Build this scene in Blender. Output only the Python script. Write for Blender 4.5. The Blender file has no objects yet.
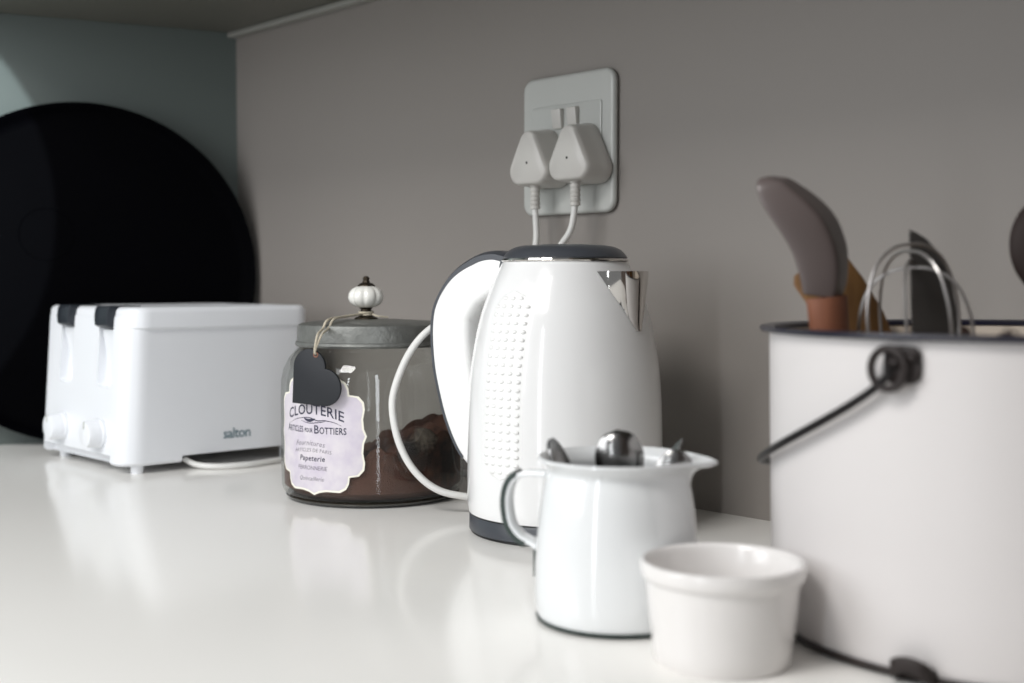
import bpy, bmesh, math, random
from mathutils import Vector, Matrix
from math import sin, cos, pi, radians, sqrt, atan2
random.seed(7)
SC = bpy.context.scene
COL = SC.collection

# ------------------------------------------------------------------ helpers
def lin(c):
    return tuple((x/255/12.92 if x/255 <= .04045 else ((x/255+.055)/1.055)**2.4) for x in c) + (1.0,)

def mat(name, rgb, rough=.5, metal=0., coat=0., noise=0., nscale=30., bump=0., bscale=200., spec=.5, rgb2=None):
    """principled material with an optional procedural tint and surface grain"""
    m = bpy.data.materials.new(name); m.use_nodes = True
    nt = m.node_tree; b = nt.nodes['Principled BSDF']
    b.inputs['Roughness'].default_value = rough
    b.inputs['Metallic'].default_value = metal
    b.inputs['Coat Weight'].default_value = coat
    b.inputs['Coat Roughness'].default_value = .06
    b.inputs['Specular IOR Level'].default_value = spec
    base = lin(rgb)
    tc = nt.nodes.new('ShaderNodeTexCoord')
    n = nt.nodes.new('ShaderNodeTexNoise'); n.inputs['Scale'].default_value = nscale; n.inputs['Detail'].default_value = 4
    nt.links.new(tc.outputs['Object'], n.inputs['Vector'])
    mix = nt.nodes.new('ShaderNodeMix'); mix.data_type = 'RGBA'
    mix.inputs['A'].default_value = base
    mix.inputs['B'].default_value = lin(rgb2) if rgb2 else tuple(x*(1-noise) for x in base[:3]) + (1,)
    nt.links.new(n.outputs['Fac'], mix.inputs['Factor'])
    nt.links.new(mix.outputs['Result'], b.inputs['Base Color'])
    if bump > 0:
        n2 = nt.nodes.new('ShaderNodeTexNoise'); n2.inputs['Scale'].default_value = bscale; n2.inputs['Detail'].default_value = 3
        nt.links.new(tc.outputs['Object'], n2.inputs['Vector'])
        bp = nt.nodes.new('ShaderNodeBump'); bp.inputs['Strength'].default_value = bump; bp.inputs['Distance'].default_value = .002
        nt.links.new(n2.outputs['Fac'], bp.inputs['Height']); nt.links.new(bp.outputs['Normal'], b.inputs['Normal'])
    return m

def add_spots(m, spots, colour, edge=.35, nscale=60.):
    """worn patches with ragged edges at the given object-space centres: (x, y, z, radius)"""
    nt = m.node_tree; b = nt.nodes['Principled BSDF']
    src = b.inputs['Base Color'].links[0].from_socket
    tc = nt.nodes.new('ShaderNodeTexCoord')
    nz = nt.nodes.new('ShaderNodeTexNoise'); nz.inputs['Scale'].default_value = nscale; nz.inputs['Detail'].default_value = 5
    nt.links.new(tc.outputs['Object'], nz.inputs['Vector'])
    for (x, y, z, r) in spots:
        d = nt.nodes.new('ShaderNodeVectorMath'); d.operation = 'DISTANCE'
        d.inputs[1].default_value = (x, y, z); nt.links.new(tc.outputs['Object'], d.inputs[0])
        a = nt.nodes.new('ShaderNodeMath'); a.operation = 'MULTIPLY_ADD'
        nt.links.new(nz.outputs['Fac'], a.inputs[0]); a.inputs[1].default_value = r*1.6; nt.links.new(d.outputs['Value'], a.inputs[2])
        mr = nt.nodes.new('ShaderNodeMapRange')
        mr.inputs['From Min'].default_value = r*(1.8-edge); mr.inputs['From Max'].default_value = r*1.8
        mr.inputs['To Min'].default_value = 1; mr.inputs['To Max'].default_value = 0
        nt.links.new(a.outputs[0], mr.inputs['Value'])
        mx = nt.nodes.new('ShaderNodeMix'); mx.data_type = 'RGBA'; mx.inputs['B'].default_value = lin(colour)
        nt.links.new(mr.outputs['Result'], mx.inputs['Factor']); nt.links.new(src, mx.inputs['A']); src = mx.outputs['Result']
    nt.links.new(src, b.inputs['Base Color'])

def thing(name, label, cat, loc=(0, 0, 0), rz=0., group=None):
    o = bpy.data.objects.new(name, None); COL.objects.link(o)
    o.empty_display_size = .03
    o.location = loc; o.rotation_euler = (0, 0, rz)
    o['label'] = label; o['category'] = cat
    if group: o['group'] = group
    return o

def obj(name, bm, m, parent=None, smooth=True, label=None, sharp=40):
    me = bpy.data.meshes.new(name)
    bmesh.ops.recalc_face_normals(bm, faces=bm.faces[:])
    for f in bm.faces: f.smooth = smooth
    if smooth:
        for e in bm.edges:
            if len(e.link_faces) == 2 and e.calc_face_angle(0) > radians(sharp): e.smooth = False
    bm.to_mesh(me); bm.free()
    for mm in (m if isinstance(m, (list, tuple)) else [m]): me.materials.append(mm)
    o = bpy.data.objects.new(name, me); COL.objects.link(o)
    if parent: o.parent = parent
    if label: o['label'] = label
    return o

def structure(o): o['kind'] = 'structure'; return o

def catmull(pts, n=8):
    P = [Vector(p) for p in pts]; P = [P[0]*2-P[1]] + P + [P[-1]*2-P[-2]]
    out = []
    for i in range(1, len(P)-2):
        for k in range(n):
            t = k/n; a, b, c, d = P[i-1], P[i], P[i+1], P[i+2]
            out.append(.5*((2*b)+(c-a)*t+(2*a-5*b+4*c-d)*t*t+(3*b-a-3*c+d)*t**3))
    out.append(P[-2].copy()); return out

def lathe(bm, prof, seg=96, mod=None, close_bottom=False, close_top=False, mi=None):
    """prof: (r, z[, ...]) from bottom to top; mod(r, z, theta) -> (x, y, z)"""
    rings = []
    for p in prof:
        r, z = p[0], p[1]
        ring = []
        if r < 1e-6:
            v = bm.verts.new(mod(0, z, 0) if mod else (0, 0, z)); ring = [v]*seg
        else:
            for k in range(seg):
                t = 2*pi*k/seg
                ring.append(bm.verts.new(mod(r, z, t) if mod else (r*cos(t), r*sin(t), z)))
        rings.append(ring)
    for i in range(len(rings)-1):
        a, b = rings[i], rings[i+1]
        for k in range(seg):
            q = [a[k], a[(k+1) % seg], b[(k+1) % seg], b[k]]
            q = [v for j, v in enumerate(q) if v not in q[:j]]
            if len(q) > 2:
                f = bm.faces.new(q)
                if mi: f.material_index = mi(i)
    if close_bottom and len(set(rings[0])) > 2: bm.faces.new(rings[0][::-1])
    if close_top and len(set(rings[-1])) > 2: bm.faces.new(rings[-1])
    return rings

def sweep(bm, path, sec, up=Vector((0, 0, 1)), scale=None, cap=True, frame=None):
    """sweep a 2-D closed section along a path. sec(i)-> list of (a, b); a along the side axis, b along the normal axis"""
    P = [Vector(p) for p in path]; rings = []
    T = [(P[min(i+1, len(P)-1)]-P[max(i-1, 0)]).normalized() for i in range(len(P))]
    n = None
    for i, p in enumerate(P):
        t = T[i]
        if frame:
            s = Vector(frame).normalized(); s = (s-t*s.dot(t)).normalized()
        else:
            if n is None:
                u = up if abs(t.dot(up)) < .95 else Vector((1, 0, 0)); n = u
            s = n-t*n.dot(t); s.normalize(); n = s
        b = t.cross(s)
        ss = sec(i) if callable(sec) else sec
        rings.append([bm.verts.new(p+s*x+b*y) for x, y in ss])
    m = len(rings[0])
    for i in range(len(rings)-1):
        for k in range(m):
            bm.faces.new([rings[i][k], rings[i][(k+1) % m], rings[i+1][(k+1) % m], rings[i+1][k]])
    if cap:
        bm.faces.new(rings[0][::-1]); bm.faces.new(rings[-1])
    return rings

def circ(r, n=12, ry=None):
    return [(r*cos(2*pi*k/n), (ry or r)*sin(2*pi*k/n)) for k in range(n)]

def rrect(w, h, r, n=4):
    out = []
    for cx, cy, a0 in ((w/2-r, h/2-r, 0), (-w/2+r, h/2-r, pi/2), (-w/2+r, -h/2+r, pi), (w/2-r, -h/2+r, 3*pi/2)):
        for k in range(n+1):
            a = a0+pi/2*k/n; out.append((cx+r*cos(a), cy+r*sin(a)))
    return out

def tube(bm, path, r, n=12, cap=True):
    f = (lambda i: circ(r(i), n)) if callable(r) else circ(r, n)
    return sweep(bm, path, f, cap=cap)

def rbox(bm, lo, hi, r, seg=4):
    """box with all edges rounded"""
    b2 = bmesh.new()
    bmesh.ops.create_cube(b2, size=1)
    for v in b2.verts:
        v.co = Vector([(lo[i]+hi[i])/2+v.co[i]*(hi[i]-lo[i]) for i in range(3)])
    if r > 0: bmesh.ops.bevel(b2, geom=b2.edges[:]+b2.verts[:], offset=r, segments=seg, profile=.5, affect='EDGES')
    merge(bm, b2)

def merge(bm, b2, M=None):
    me = bpy.data.meshes.new('tmp'); b2.to_mesh(me); b2.free()
    if M is not None: me.transform(M)
    bm.from_mesh(me); bpy.data.meshes.remove(me)

def slab(bm, outline, z0, z1, bev=0., seg=3, M=None):
    """closed 2-D outline extruded from z0 to z1 with rounded rims"""
    b2 = bmesh.new()
    vs = [b2.verts.new((x, y, z0)) for x, y in outline]; f = b2.faces.new(vs)
    r = bmesh.ops.extrude_face_region(b2, geom=[f])
    top = [g for g in r['geom'] if isinstance(g, bmesh.types.BMVert)]
    for v in top: v.co.z = z1
    bmesh.ops.recalc_face_normals(b2, faces=b2.faces[:])
    if bev > 0:
        es = [e for e in b2.edges if abs(e.verts[0].co.z-e.verts[1].co.z) < 1e-7]
        bmesh.ops.bevel(b2, geom=es, offset=bev, segments=seg, profile=.5, affect='EDGES', clamp_overlap=True)
    merge(bm, b2, M)

def ball(bm, c, rx, ry, rz, u=24, v=14, fn=None):
    b2 = bmesh.new(); bmesh.ops.create_uvsphere(b2, u_segments=u, v_segments=v, radius=1)
    for w in b2.verts:
        p = w.co.copy()
        if fn: p = fn(p)
        w.co = Vector((c[0]+p.x*rx, c[1]+p.y*ry, c[2]+p.z*rz))
    merge(bm, b2)

def boolean(bm, cut, op='DIFFERENCE'):
    def tmp(b):
        me = bpy.data.meshes.new('tmpb'); bmesh.ops.recalc_face_normals(b, faces=b.faces[:]); b.to_mesh(me); b.free()
        o = bpy.data.objects.new('tmpb', me); COL.objects.link(o); return o
    a, c = tmp(bm), tmp(cut)
    md = a.modifiers.new('b', 'BOOLEAN'); md.operation = op; md.object = c; md.solver = 'EXACT'
    bpy.context.view_layer.update()
    me = bpy.data.meshes.new_from_object(a.evaluated_get(bpy.context.evaluated_depsgraph_get()))
    out = bmesh.new(); out.from_mesh(me)
    for o in (a, c):
        d = o.data; bpy.data.objects.remove(o); bpy.data.meshes.remove(d)
    bpy.data.meshes.remove(me); return out

def text_faces(s, size, shear=0., space=1., bold=0.):
    """lettering as flat faces: (verts, faces), centred on x, baseline at y=0"""
    cu = bpy.data.curves.new('t', 'FONT'); cu.body = s; cu.size = size; cu.align_x = 'CENTER'
    cu.shear = shear; cu.space_character = space; cu.offset = bold; cu.fill_mode = 'BOTH'; cu.resolution_u = 3
    o = bpy.data.objects.new('t', cu); COL.objects.link(o); bpy.context.view_layer.update()
    me = bpy.data.meshes.new_from_object(o.evaluated_get(bpy.context.evaluated_depsgraph_get()))
    V = [v.co.copy() for v in me.vertices]; Fc = [tuple(p.vertices) for p in me.polygons]
    bpy.data.objects.remove(o); bpy.data.curves.remove(cu); bpy.data.meshes.remove(me)
    return V, Fc

def put_text(bm, tf, fn):
    V, Fc = tf
    vs = [bm.verts.new(fn(v.x, v.y)) for v in V]
    for f in Fc:
        try: bm.faces.new([vs[i] for i in f])
        except ValueError: pass

# ------------------------------------------------------------------ frames
VIEW = radians(47.0895)          # things set out facing the photographer: local x runs to the right, local y away
def place(x, y, z=0.): return (x, y, z)

# ------------------------------------------------------------------ materials
M = {}
M['wall'] = mat('wall_paint', (142, 136, 131), .55, noise=.06, nscale=3, bump=.05, bscale=60)
M['wall_side'] = mat('side_wall_gloss', (90, 98, 95), .4, noise=.05, nscale=2)
M['cupboard'] = mat('cupboard_board', (106, 105, 97), .5, noise=.05, nscale=6)
M['worktop'] = mat('worktop_gloss', (244, 242, 238), .16, noise=.03, nscale=4, bump=.015, bscale=25)
M['white_plastic'] = mat('white_plastic', (234, 236, 240), .3, noise=.01, nscale=40)
M['white_gloss'] = mat('white_gloss', (238, 238, 238), .16, coat=.4, noise=.01, nscale=40)
M['grip_white'] = mat('grip_white', (240, 240, 239), .35, noise=.02, nscale=80)
M['lever'] = mat('black_plastic', (38, 43, 50), .4, noise=.15, nscale=80)
M['grey_plastic'] = mat('grey_plastic', (68, 71, 77), .32, noise=.05, nscale=60)
M['black_rubber'] = mat('black_rubber', (20, 20, 22), .5, noise=.1)
M['chrome'] = mat('chrome', (215, 212, 208), .06, metal=1., noise=.03, nscale=50)
M['steel'] = mat('brushed_steel', (150, 149, 148), .22, metal=1., noise=.15, nscale=60)
M['wire'] = mat('whisk_wire', (176, 172, 170), .3, metal=.75, noise=.1, nscale=60)
M['dark_steel'] = mat('dark_steel', (74, 71, 69), .4, metal=.35, noise=.2, nscale=60)
M['tray'] = mat('black_tray', (2, 2, 4), .6, noise=.3, nscale=30, spec=.02)
M['zinc'] = mat('aged_zinc', (136, 137, 133), .45, metal=.45, noise=.5, nscale=110, bump=.35, bscale=220)
M['ceramic'] = mat('knob_ceramic', (238, 236, 230), .2, coat=.3, noise=.03)
M['bronze'] = mat('dark_bronze', (62, 54, 44), .4, metal=.8, noise=.4, nscale=300)
M['heart'] = mat('slate_heart', (26, 29, 35), .6, noise=.15, nscale=90)
M['twine'] = mat('natural_twine', (206, 196, 176), .9, noise=.25, nscale=400, bump=.4, bscale=900)
M['paper'] = mat('label_paper', (226, 222, 220), .7, nscale=70, rgb2=(186, 176, 196))
M['paper_edge'] = mat('label_cream_edge', (240, 236, 222), .7, noise=.05)
M['ink'] = mat('label_ink', (62, 62, 82), .8, noise=.4, nscale=300)
M['ink_faint'] = mat('label_ink_faint', (135, 130, 140), .8, noise=.3, nscale=300)
M['logo'] = mat('logo_ink', (104, 128, 138), .5, noise=.1)
M['cord'] = mat('white_cord', (222, 221, 218), .4, noise=.03)
M['plug'] = mat('plug_plastic', (203, 200, 195), .38, noise=.03)
M['plate'] = mat('socket_plastic', (192, 193, 189), .3, noise=.03)
M['socket_hole'] = mat('socket_hole', (40, 38, 36), .6, noise=.1)
M['enamel'] = mat('white_enamel', (233, 235, 236), .14, coat=.5, noise=.02, nscale=20)
M['jug_edge'] = mat('worn_steel_edge', (74, 86, 82), .35, metal=.3, nscale=140, rgb2=(22, 30, 28))
M['porcelain'] = mat('porcelain', (234, 231, 229), .22, coat=.35, noise=.015, nscale=30)
M['bucket_out'] = mat('old_enamel', (220, 216, 215), .38, coat=.0, noise=.05, nscale=9, spec=.35)
M['bucket_in'] = mat('old_enamel_inside', (212, 200, 186), .35, noise=.1, nscale=20)
M['blue_rim'] = mat('navy_enamel_rim', (27, 27, 52), .32, coat=.1, nscale=40, rgb2=(14, 13, 18))
M['iron'] = mat('black_iron', (32, 29, 30), .4, metal=.5, noise=.3, nscale=200)
M['rust'] = mat('rusty_iron', (48, 36, 32), .6, nscale=160, rgb2=(20, 16, 17))
M['silicone'] = mat('taupe_silicone', (98, 88, 86), .34, noise=.05)
M['brown_silicone'] = mat('brown_silicone', (44, 34, 32), .6, noise=.1, spec=.2)
def wood(name, c1, c2):
    m = mat(name, c1, .55, rgb2=c2, nscale=9)
    nt = m.node_tree; n = [x for x in nt.nodes if x.type == 'TEX_NOISE'][0]
    mp = nt.nodes.new('ShaderNodeMapping'); mp.inputs['Scale'].default_value = (14, 14, 1.2)
    nt.links.new(n.inputs['Vector'].links[0].from_socket, mp.inputs['Vector']); nt.links.new(mp.outputs['Vector'], n.inputs['Vector'])
    return m
M['red_wood'] = wood('red_brown_wood', (158, 104, 80), (112, 68, 48))
M['gold_wood'] = wood('golden_wood', (160, 120, 72), (96, 64, 36))

def glass_mat(name, tint, refl=.5):
    m = bpy.data.materials.new(name); m.use_nodes = True; nt = m.node_tree
    for n in list(nt.nodes): nt.nodes.remove(n)
    out = nt.nodes.new('ShaderNodeOutputMaterial'); t = nt.nodes.new('ShaderNodeBsdfTransparent'); g = nt.nodes.new('ShaderNodeBsdfGlossy')
    t.inputs['Color'].default_value = tint; g.inputs['Roughness'].default_value = .03
    lw = nt.nodes.new('ShaderNodeLayerWeight'); lw.inputs['Blend'].default_value = .5
    pw_ = nt.nodes.new('ShaderNodeMath'); pw_.operation = 'POWER'; pw_.inputs[1].default_value = 4.5; nt.links.new(lw.outputs['Facing'], pw_.inputs[0])
    fr = nt.nodes.new('ShaderNodeMath'); fr.operation = 'MULTIPLY_ADD'; fr.inputs[1].default_value = .75; fr.inputs[2].default_value = .045; nt.links.new(pw_.outputs[0], fr.inputs[0])
    mx = nt.nodes.new('ShaderNodeMixShader')
    nt.links.new(fr.outputs[0], mx.inputs[0]); nt.links.new(t.outputs[0], mx.inputs[1]); nt.links.new(g.outputs[0], mx.inputs[2])
    nt.links.new(mx.outputs[0], out.inputs['Surface']); return m
M['glass'] = glass_mat('jar_glass', (.84, .855, .84, 1))
M['glass_base'] = mat('glass_base_refraction', (58, 56, 50), .1, coat=.5, noise=.2)  # dark refraction band of the thick base, put into the colour

# ------------------------------------------------------------------ setting
WY = .025                        # back wall
XC = -.034                       # corner
ZT = .555                        # underside of the overhead cupboard
LA = radians(17)                 # the side wall leans out of square by this much
LD = Vector((-sin(LA), -cos(LA), 0)); LN = Vector((cos(LA), -sin(LA), 0))
CORNER = Vector((XC, WY, 0))

def prism(bm, pts, z0, z1):
    a = [bm.verts.new((x, y, z0)) for x, y in pts]; b = [bm.verts.new((x, y, z1)) for x, y in pts]
    bm.faces.new(a[::-1]); bm.faces.new(b); n = len(a)
    for i in range(n): bm.faces.new([a[i], a[(i+1) % n], b[(i+1) % n], b[i]])

bm = bmesh.new(); rbox(bm, (XC-.4, WY, -.9), (2.6, WY+.12, 1.5), 0)
structure(obj('wall_back', bm, M['wall'], smooth=False))
bm = bmesh.new()
p0 = CORNER; p1 = CORNER+LD*2.0
prism(bm, [(p0.x, p0.y), (p1.x, p1.y), (p1.x-LN.x*.12, p1.y-LN.y*.12), (p0.x-LN.x*.12, p0.y-LN.y*.12)], -.9, 1.5)
structure(obj('wall_left', bm, M['wall_side'], smooth=False))

XR = 1.43
bm = bmesh.new(); rbox(bm, (XR, -.66, -.9), (XR+.12, WY-.001, 1.5), 0)  # unseen wall, added and kept dark to shade the bucket's right side
structure(obj('added_shade_wall', bm, mat('shade_wall_dark', (84, 72, 66), .6, noise=.06, nscale=3), smooth=False))

# worktop: follows both walls, rounded front edge
bm = bmesh.new()
q = CORNER+LD*.80
prism(bm, [(p0.x, p0.y), (q.x, q.y), (XR-.001, q.y), (XR-.001, WY)], -.04, 0)
es = [e for e in bm.edges if all(abs(v.co.y-q.y) < 1e-5 for v in e.verts) and abs(e.verts[0].co.x-e.verts[1].co.x) > .5]
bmesh.ops.bevel(bm, geom=es, offset=.008, segments=4, profile=.5, affect='EDGES')
w = obj('kitchen_worktop', bm, M['worktop'])
w['label'] = 'long glossy white kitchen worktop carrying every appliance and jar'; w['category'] = 'worktop'

# overhead cupboard underside with its bead along the wall
cup = thing('overhead_cupboard', 'grey underside of the overhead cupboard above the worktop corner', 'cupboard', (0, 0, ZT))
bm = bmesh.new(); q = CORNER+LD*.4
prism(bm, [(p0.x+.002, p0.y-.002), (q.x+.002, q.y), (XR-.002, q.y), (XR-.002, WY-.002)], 0, .35)
obj('cabinet_body', bm, M['cupboard'], cup, smooth=False)
bm = bmesh.new()
sweep(bm, [(XC+.004, WY-.008, -.004), (.7, WY-.008, -.004), (XR-.003, WY-.008, -.004)], rrect(.008, .016, .003), frame=(0, 0, 1))
obj('edge_bead', bm, mat('cupboard_bead', (150, 149, 143), .4, noise=.05), cup)

# ------------------------------------------------------------------ round black tray in the corner
az = radians(-23); tl = .02; r = .223
n = Vector((cos(az)*cos(tl), sin(az)*cos(tl), sin(tl))); e1 = Vector((-sin(az), cos(az), 0)); e2 = n.cross(e1)
if e2.z < 0: e2 = -e2
base = Vector((cos(az), sin(az), 0))*.024 + e1*(-.196)
tr = thing('round_tray', 'large round matt black tray propped upright in the corner behind the toaster', 'tray', base)
rot = Matrix((e1, e2, n)).transposed()
bm = bmesh.new()
prof = [(0, .0), (.05, 0), (.15, .0), (.198, .0), (.206, .001), (.212, .005), (.217, .0095), (.2195, .0105), (.221, .009), (.2205, .007),
        (.214, .001), (.208, -.003), (.2, -.0045), (.1, -.0045), (0, -.0045)]
lathe(bm, prof[::1], 160)
T3 = Matrix.Translation((0, 0, r*cos(tl)+.0)) if False else None
for v in bm.verts: v.co = rot @ Vector((v.co.x, v.co.y, v.co.z-.010)) + e2*r
obj('tray_body', bm, M['tray'], tr)
bm = bmesh.new()
path = [Vector((.034*cos(t), .034*sin(t), 0)) for t in [2*pi*k/64 for k in range(65)]]
for rr in (.0335,):
    sweep(bm, [rot @ Vector((rr*cos(t)-.045, rr*sin(t)+.05, -.0098)) + e2*r for t in [2*pi*k/72 for k in range(73)]], circ(.0006, 6), cap=False)
obj('embossed_ring', bm, M['tray'], tr)

# ------------------------------------------------------------------ toaster
TO = (0.0, -.27, 0.)
to = thing('toaster', 'white plastic toaster with two black levers and two round knobs', 'toaster', TO)
X0, X1, D, ZB, Z1 = .008, .238, .235, .009, .1835
bm = bmesh.new()
def shell(x0, x1, y0, y1, z0, z1, rv, rt, seg=6):
    """upright rounded block: rounded plan and a softly rounded top"""
    b = bmesh.new(); rings = []
    ol = rrect(x1-x0, y1-y0, rv, 6); cx, cy = (x0+x1)/2, (y0+y1)/2
    def ring(z, ins):
        k = rrect(x1-x0-2*ins, y1-y0-2*ins, max(rv-ins, .002), 6)
        return [b.verts.new((cx+x, cy+y, z)) for x, y in k]
    rings.append(ring(z0, .003)); rings.append(ring(z0+.003, 0))
    rings.append(ring(z1-rt, 0))
    for k in range(1, seg+1):
        a = pi/2*k/seg; rings.append(ring(z1-rt+rt*sin(a), rt*(1-cos(a))))
    for i in range(len(rings)-1):
        m = len(ol)
        for k in range(m): b.faces.new([rings[i][k], rings[i][(k+1) % m], rings[i+1][(k+1) % m], rings[i+1][k]])
    b.faces.new(rings[0][::-1]); b.faces.new(rings[-1]); return b
b1 = shell(X0, X1-.003, .002, D-.002, ZB, .176, .022, .006)
b2 = shell(X0-.002, X1, .0035, D, .158, Z1, .022, .007)
body = boolean(b1, b2, 'UNION')
CH = ((.062, .096), (.163, .198))
cut = bmesh.new()
for a, b in CH:
    rbox(cut, (a, -.02, .094), (b, .016, .25), .007, 4)
body = boolean(body, cut)
cut = bmesh.new()
for a, b in CH:
    rbox(cut, ((a+b)/2-.016, .034, .09), ((a+b)/2+.016, D-.022, .25), .006, 3)
body = boolean(body, cut)
cut = bmesh.new(); rbox(cut, (.03, -.02, -.01), (.205, .012, .020), .002, 2)
body = boolean(body, cut)
cut = bmesh.new(); rbox(cut, (-.05, .062, -.01), (.30, D+.05, .0165), .002, 2)
body = boolean(body, cut)
def splay(bm):          # the front leans out a little towards its foot
    for v in bm.verts: v.co.y -= .013*(1-v.co.z/.18)*max(0, min(1, 1-v.co.y/.06))
splay(body)
obj('toaster_body', body, M['white_plastic'], to, sharp=32)
for a, b in CH:
    bm = bmesh.new(); cx = (a+b)/2
    # the lever: flat thumb pad wrapping over the top front edge
    sec = [(-.003, .1845), (.034, .1845), (.034, .1815), (.017, .178), (.013, .166), (.008, .1605), (.001, .160), (-.005, .163), (-.0062, .1715), (-.0055, .181)]
    vs0 = [(a+.001, y, z) for y, z in sec]; vs1 = [(b-.001, y, z) for y, z in sec]
    A = [bm.verts.new(v) for v in vs0]; B = [bm.verts.new(v) for v in vs1]; k_ = len(sec)
    for i in range(k_): bm.faces.new([A[i], A[(i+1) % k_], B[(i+1) % k_], B[i]])
    bm.faces.new(A[::-1]); bm.faces.new(B)
    bmesh.ops.recalc_face_normals(bm, faces=bm.faces[:])
    bmesh.ops.bevel(bm, geom=bm.edges[:], offset=.0012, segments=2, profile=.5, affect='EDGES')
    splay(bm)
    obj('lever', bm, M['lever'], to, label='black lever at the top of its channel')
    bm = bmesh.new()   # sloping slide behind the lever
    P = [(a+.004, .0155, .160), (b-.004, .0155, .160), (b-.004, .0155, .10), (a+.004, .0155, .10), (a+.004, .004, .158), (b-.004, .004, .158)]
    V_ = [bm.verts.new(p) for p in P]
    for f in ((0, 1, 2, 3), (4, 5, 1, 0), (4, 3, 2, 5), (0, 3, 4), (1, 5, 2)): bm.faces.new([V_[i] for i in f])
    splay(bm)
    obj('lever_slide', bm, M['white_plastic'], to, smooth=False)
for cx in (.078, .178):
    bm = bmesh.new()
    lathe(bm, [(0, -.001), (.0165, -.001), (.0165, .003), (.0155, .004), (.0150, .015), (.0138, .0178), (.011, .0185), (0, .0185)], 40)
    for v in bm.verts: v.co = Vector((cx+v.co.x, -.008-v.co.z, .0425+v.co.y))
    k = obj('knob', bm, M['white_plastic'], to)
    bm = bmesh.new(); rbox(bm, (cx-.0012, -.0275, .0485), (cx+.0012, -.0255, .0565), .0005, 2)
    obj('pointer', bm, M['plate'], k)
for fx, fy in ((.222, .014), (.03, .016), (.222, D-.03), (.03, D-.03)):
    bm = bmesh.new(); lathe(bm, [(0, 0), (.006, 0), (.0068, .001), (.0072, .016), (0, .016)], 20)
    for v in bm.verts: v.co += Vector((fx, fy, 0))
    obj('foot', bm, M['white_plastic'], to)
bm = bmesh.new()
put_text(bm, text_faces('salton', .0165, 0, .92, .0002), lambda x, y: (X1-.0026, .132+x, .0315+y))
obj('brand_logo', bm, M['logo'], to, smooth=False, label='teal grey lower case logo')
bm = bmesh.new()
cp = [(.225, .07, .011), (.236, .078, .005), (.256, .092, .0035), (.268, .125, .0035), (.262, .165, .0035), (.258, .205, .0035), (.275, .25, .0035), (.34, .265, .0035), (.43, .267, .0035)]
tube(bm, catmull(cp, 8), .0033)
obj('power_cord', bm, M['cord'], to, label='white cord curling out from under the toaster')

# ------------------------------------------------------------------ glass jar
J = (.509, -.146, 0)
jr = thing('storage_jar', 'round glass jar with grey metal lid, white pumpkin knob and vintage paper label', 'jar', J, VIEW)
bm = bmesh.new()
prof = [(.0, .006), (.078, .006), (.084, .0045), (.0875, .008), (.0895, .014), (.0898, .03), (.0898, .10), (.0892, .116), (.087, .126), (.082, .1365),
        (.0765, .143), (.0725, .147), (.0705, .151), (.0705, .166)]
lathe(bm, prof, 128)
obj('glass_body', bm, M['glass'], jr, label='clear glass body')
bm = bmesh.new()
lathe(bm, [(0, 0), (.074, 0), (.081, .0008), (.0855, .003), (.086, .0042), (.082, .0052), (0, .0052)], 96)
obj('glass_foot', bm, M['glass_base'], jr, label='thick glass foot with painted dark refraction')
bm = bmesh.new()
lathe(bm, [(.069, .150), (.0745, .1485), (.0758, .1505), (.0752, .1528), (.0738, .1535), (.0734, .1655), (.0725, .1692), (.0695, .1708), (.06, .1722), (.03, .174), (0, .1745)], 96)
lid = obj('lid', bm, M['zinc'], jr, label='aged grey metal lid')
KX, KY = -.0062, 0
bm = bmesh.new()
lathe(bm, [(.012, .1735), (.0115, .1755), (.006, .178), (.0052, .184), (.008, .187)], 24)
for v in bm.verts: v.co += Vector((KX, KY, 0))
obj('knob_stem', bm, M['bronze'], lid)
def lob(p):
    t = atan2(p.y, p.x); k = 1-.10*abs(cos(t*4))**6*(1-abs(p.z))**.3
    return Vector((p.x*k, p.y*k, p.z*(1-.12*(1-p.xy.length))))
bm = bmesh.new(); ball(bm, (KX, KY, .1965), .0178, .0178, .0125, 96, 24, lob)
obj('pumpkin_knob', bm, M['ceramic'], lid, label='white fluted ceramic knob')
bm = bmesh.new(); lathe(bm, [(.0085, .2050), (.0082, .2075), (.0060, .2095), (.0035, .2105), (.0028, .213), (.0033, .2145), (.002, .2165), (0, .217)], 16,
      mod=lambda r, z, t: (KX+r*(1+.12*cos(5*t))*cos(t), KY+r*(1+.12*cos(5*t))*sin(t), z))
obj('knob_finial', bm, M['bronze'], lid, label='dark metal petal cap')

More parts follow.
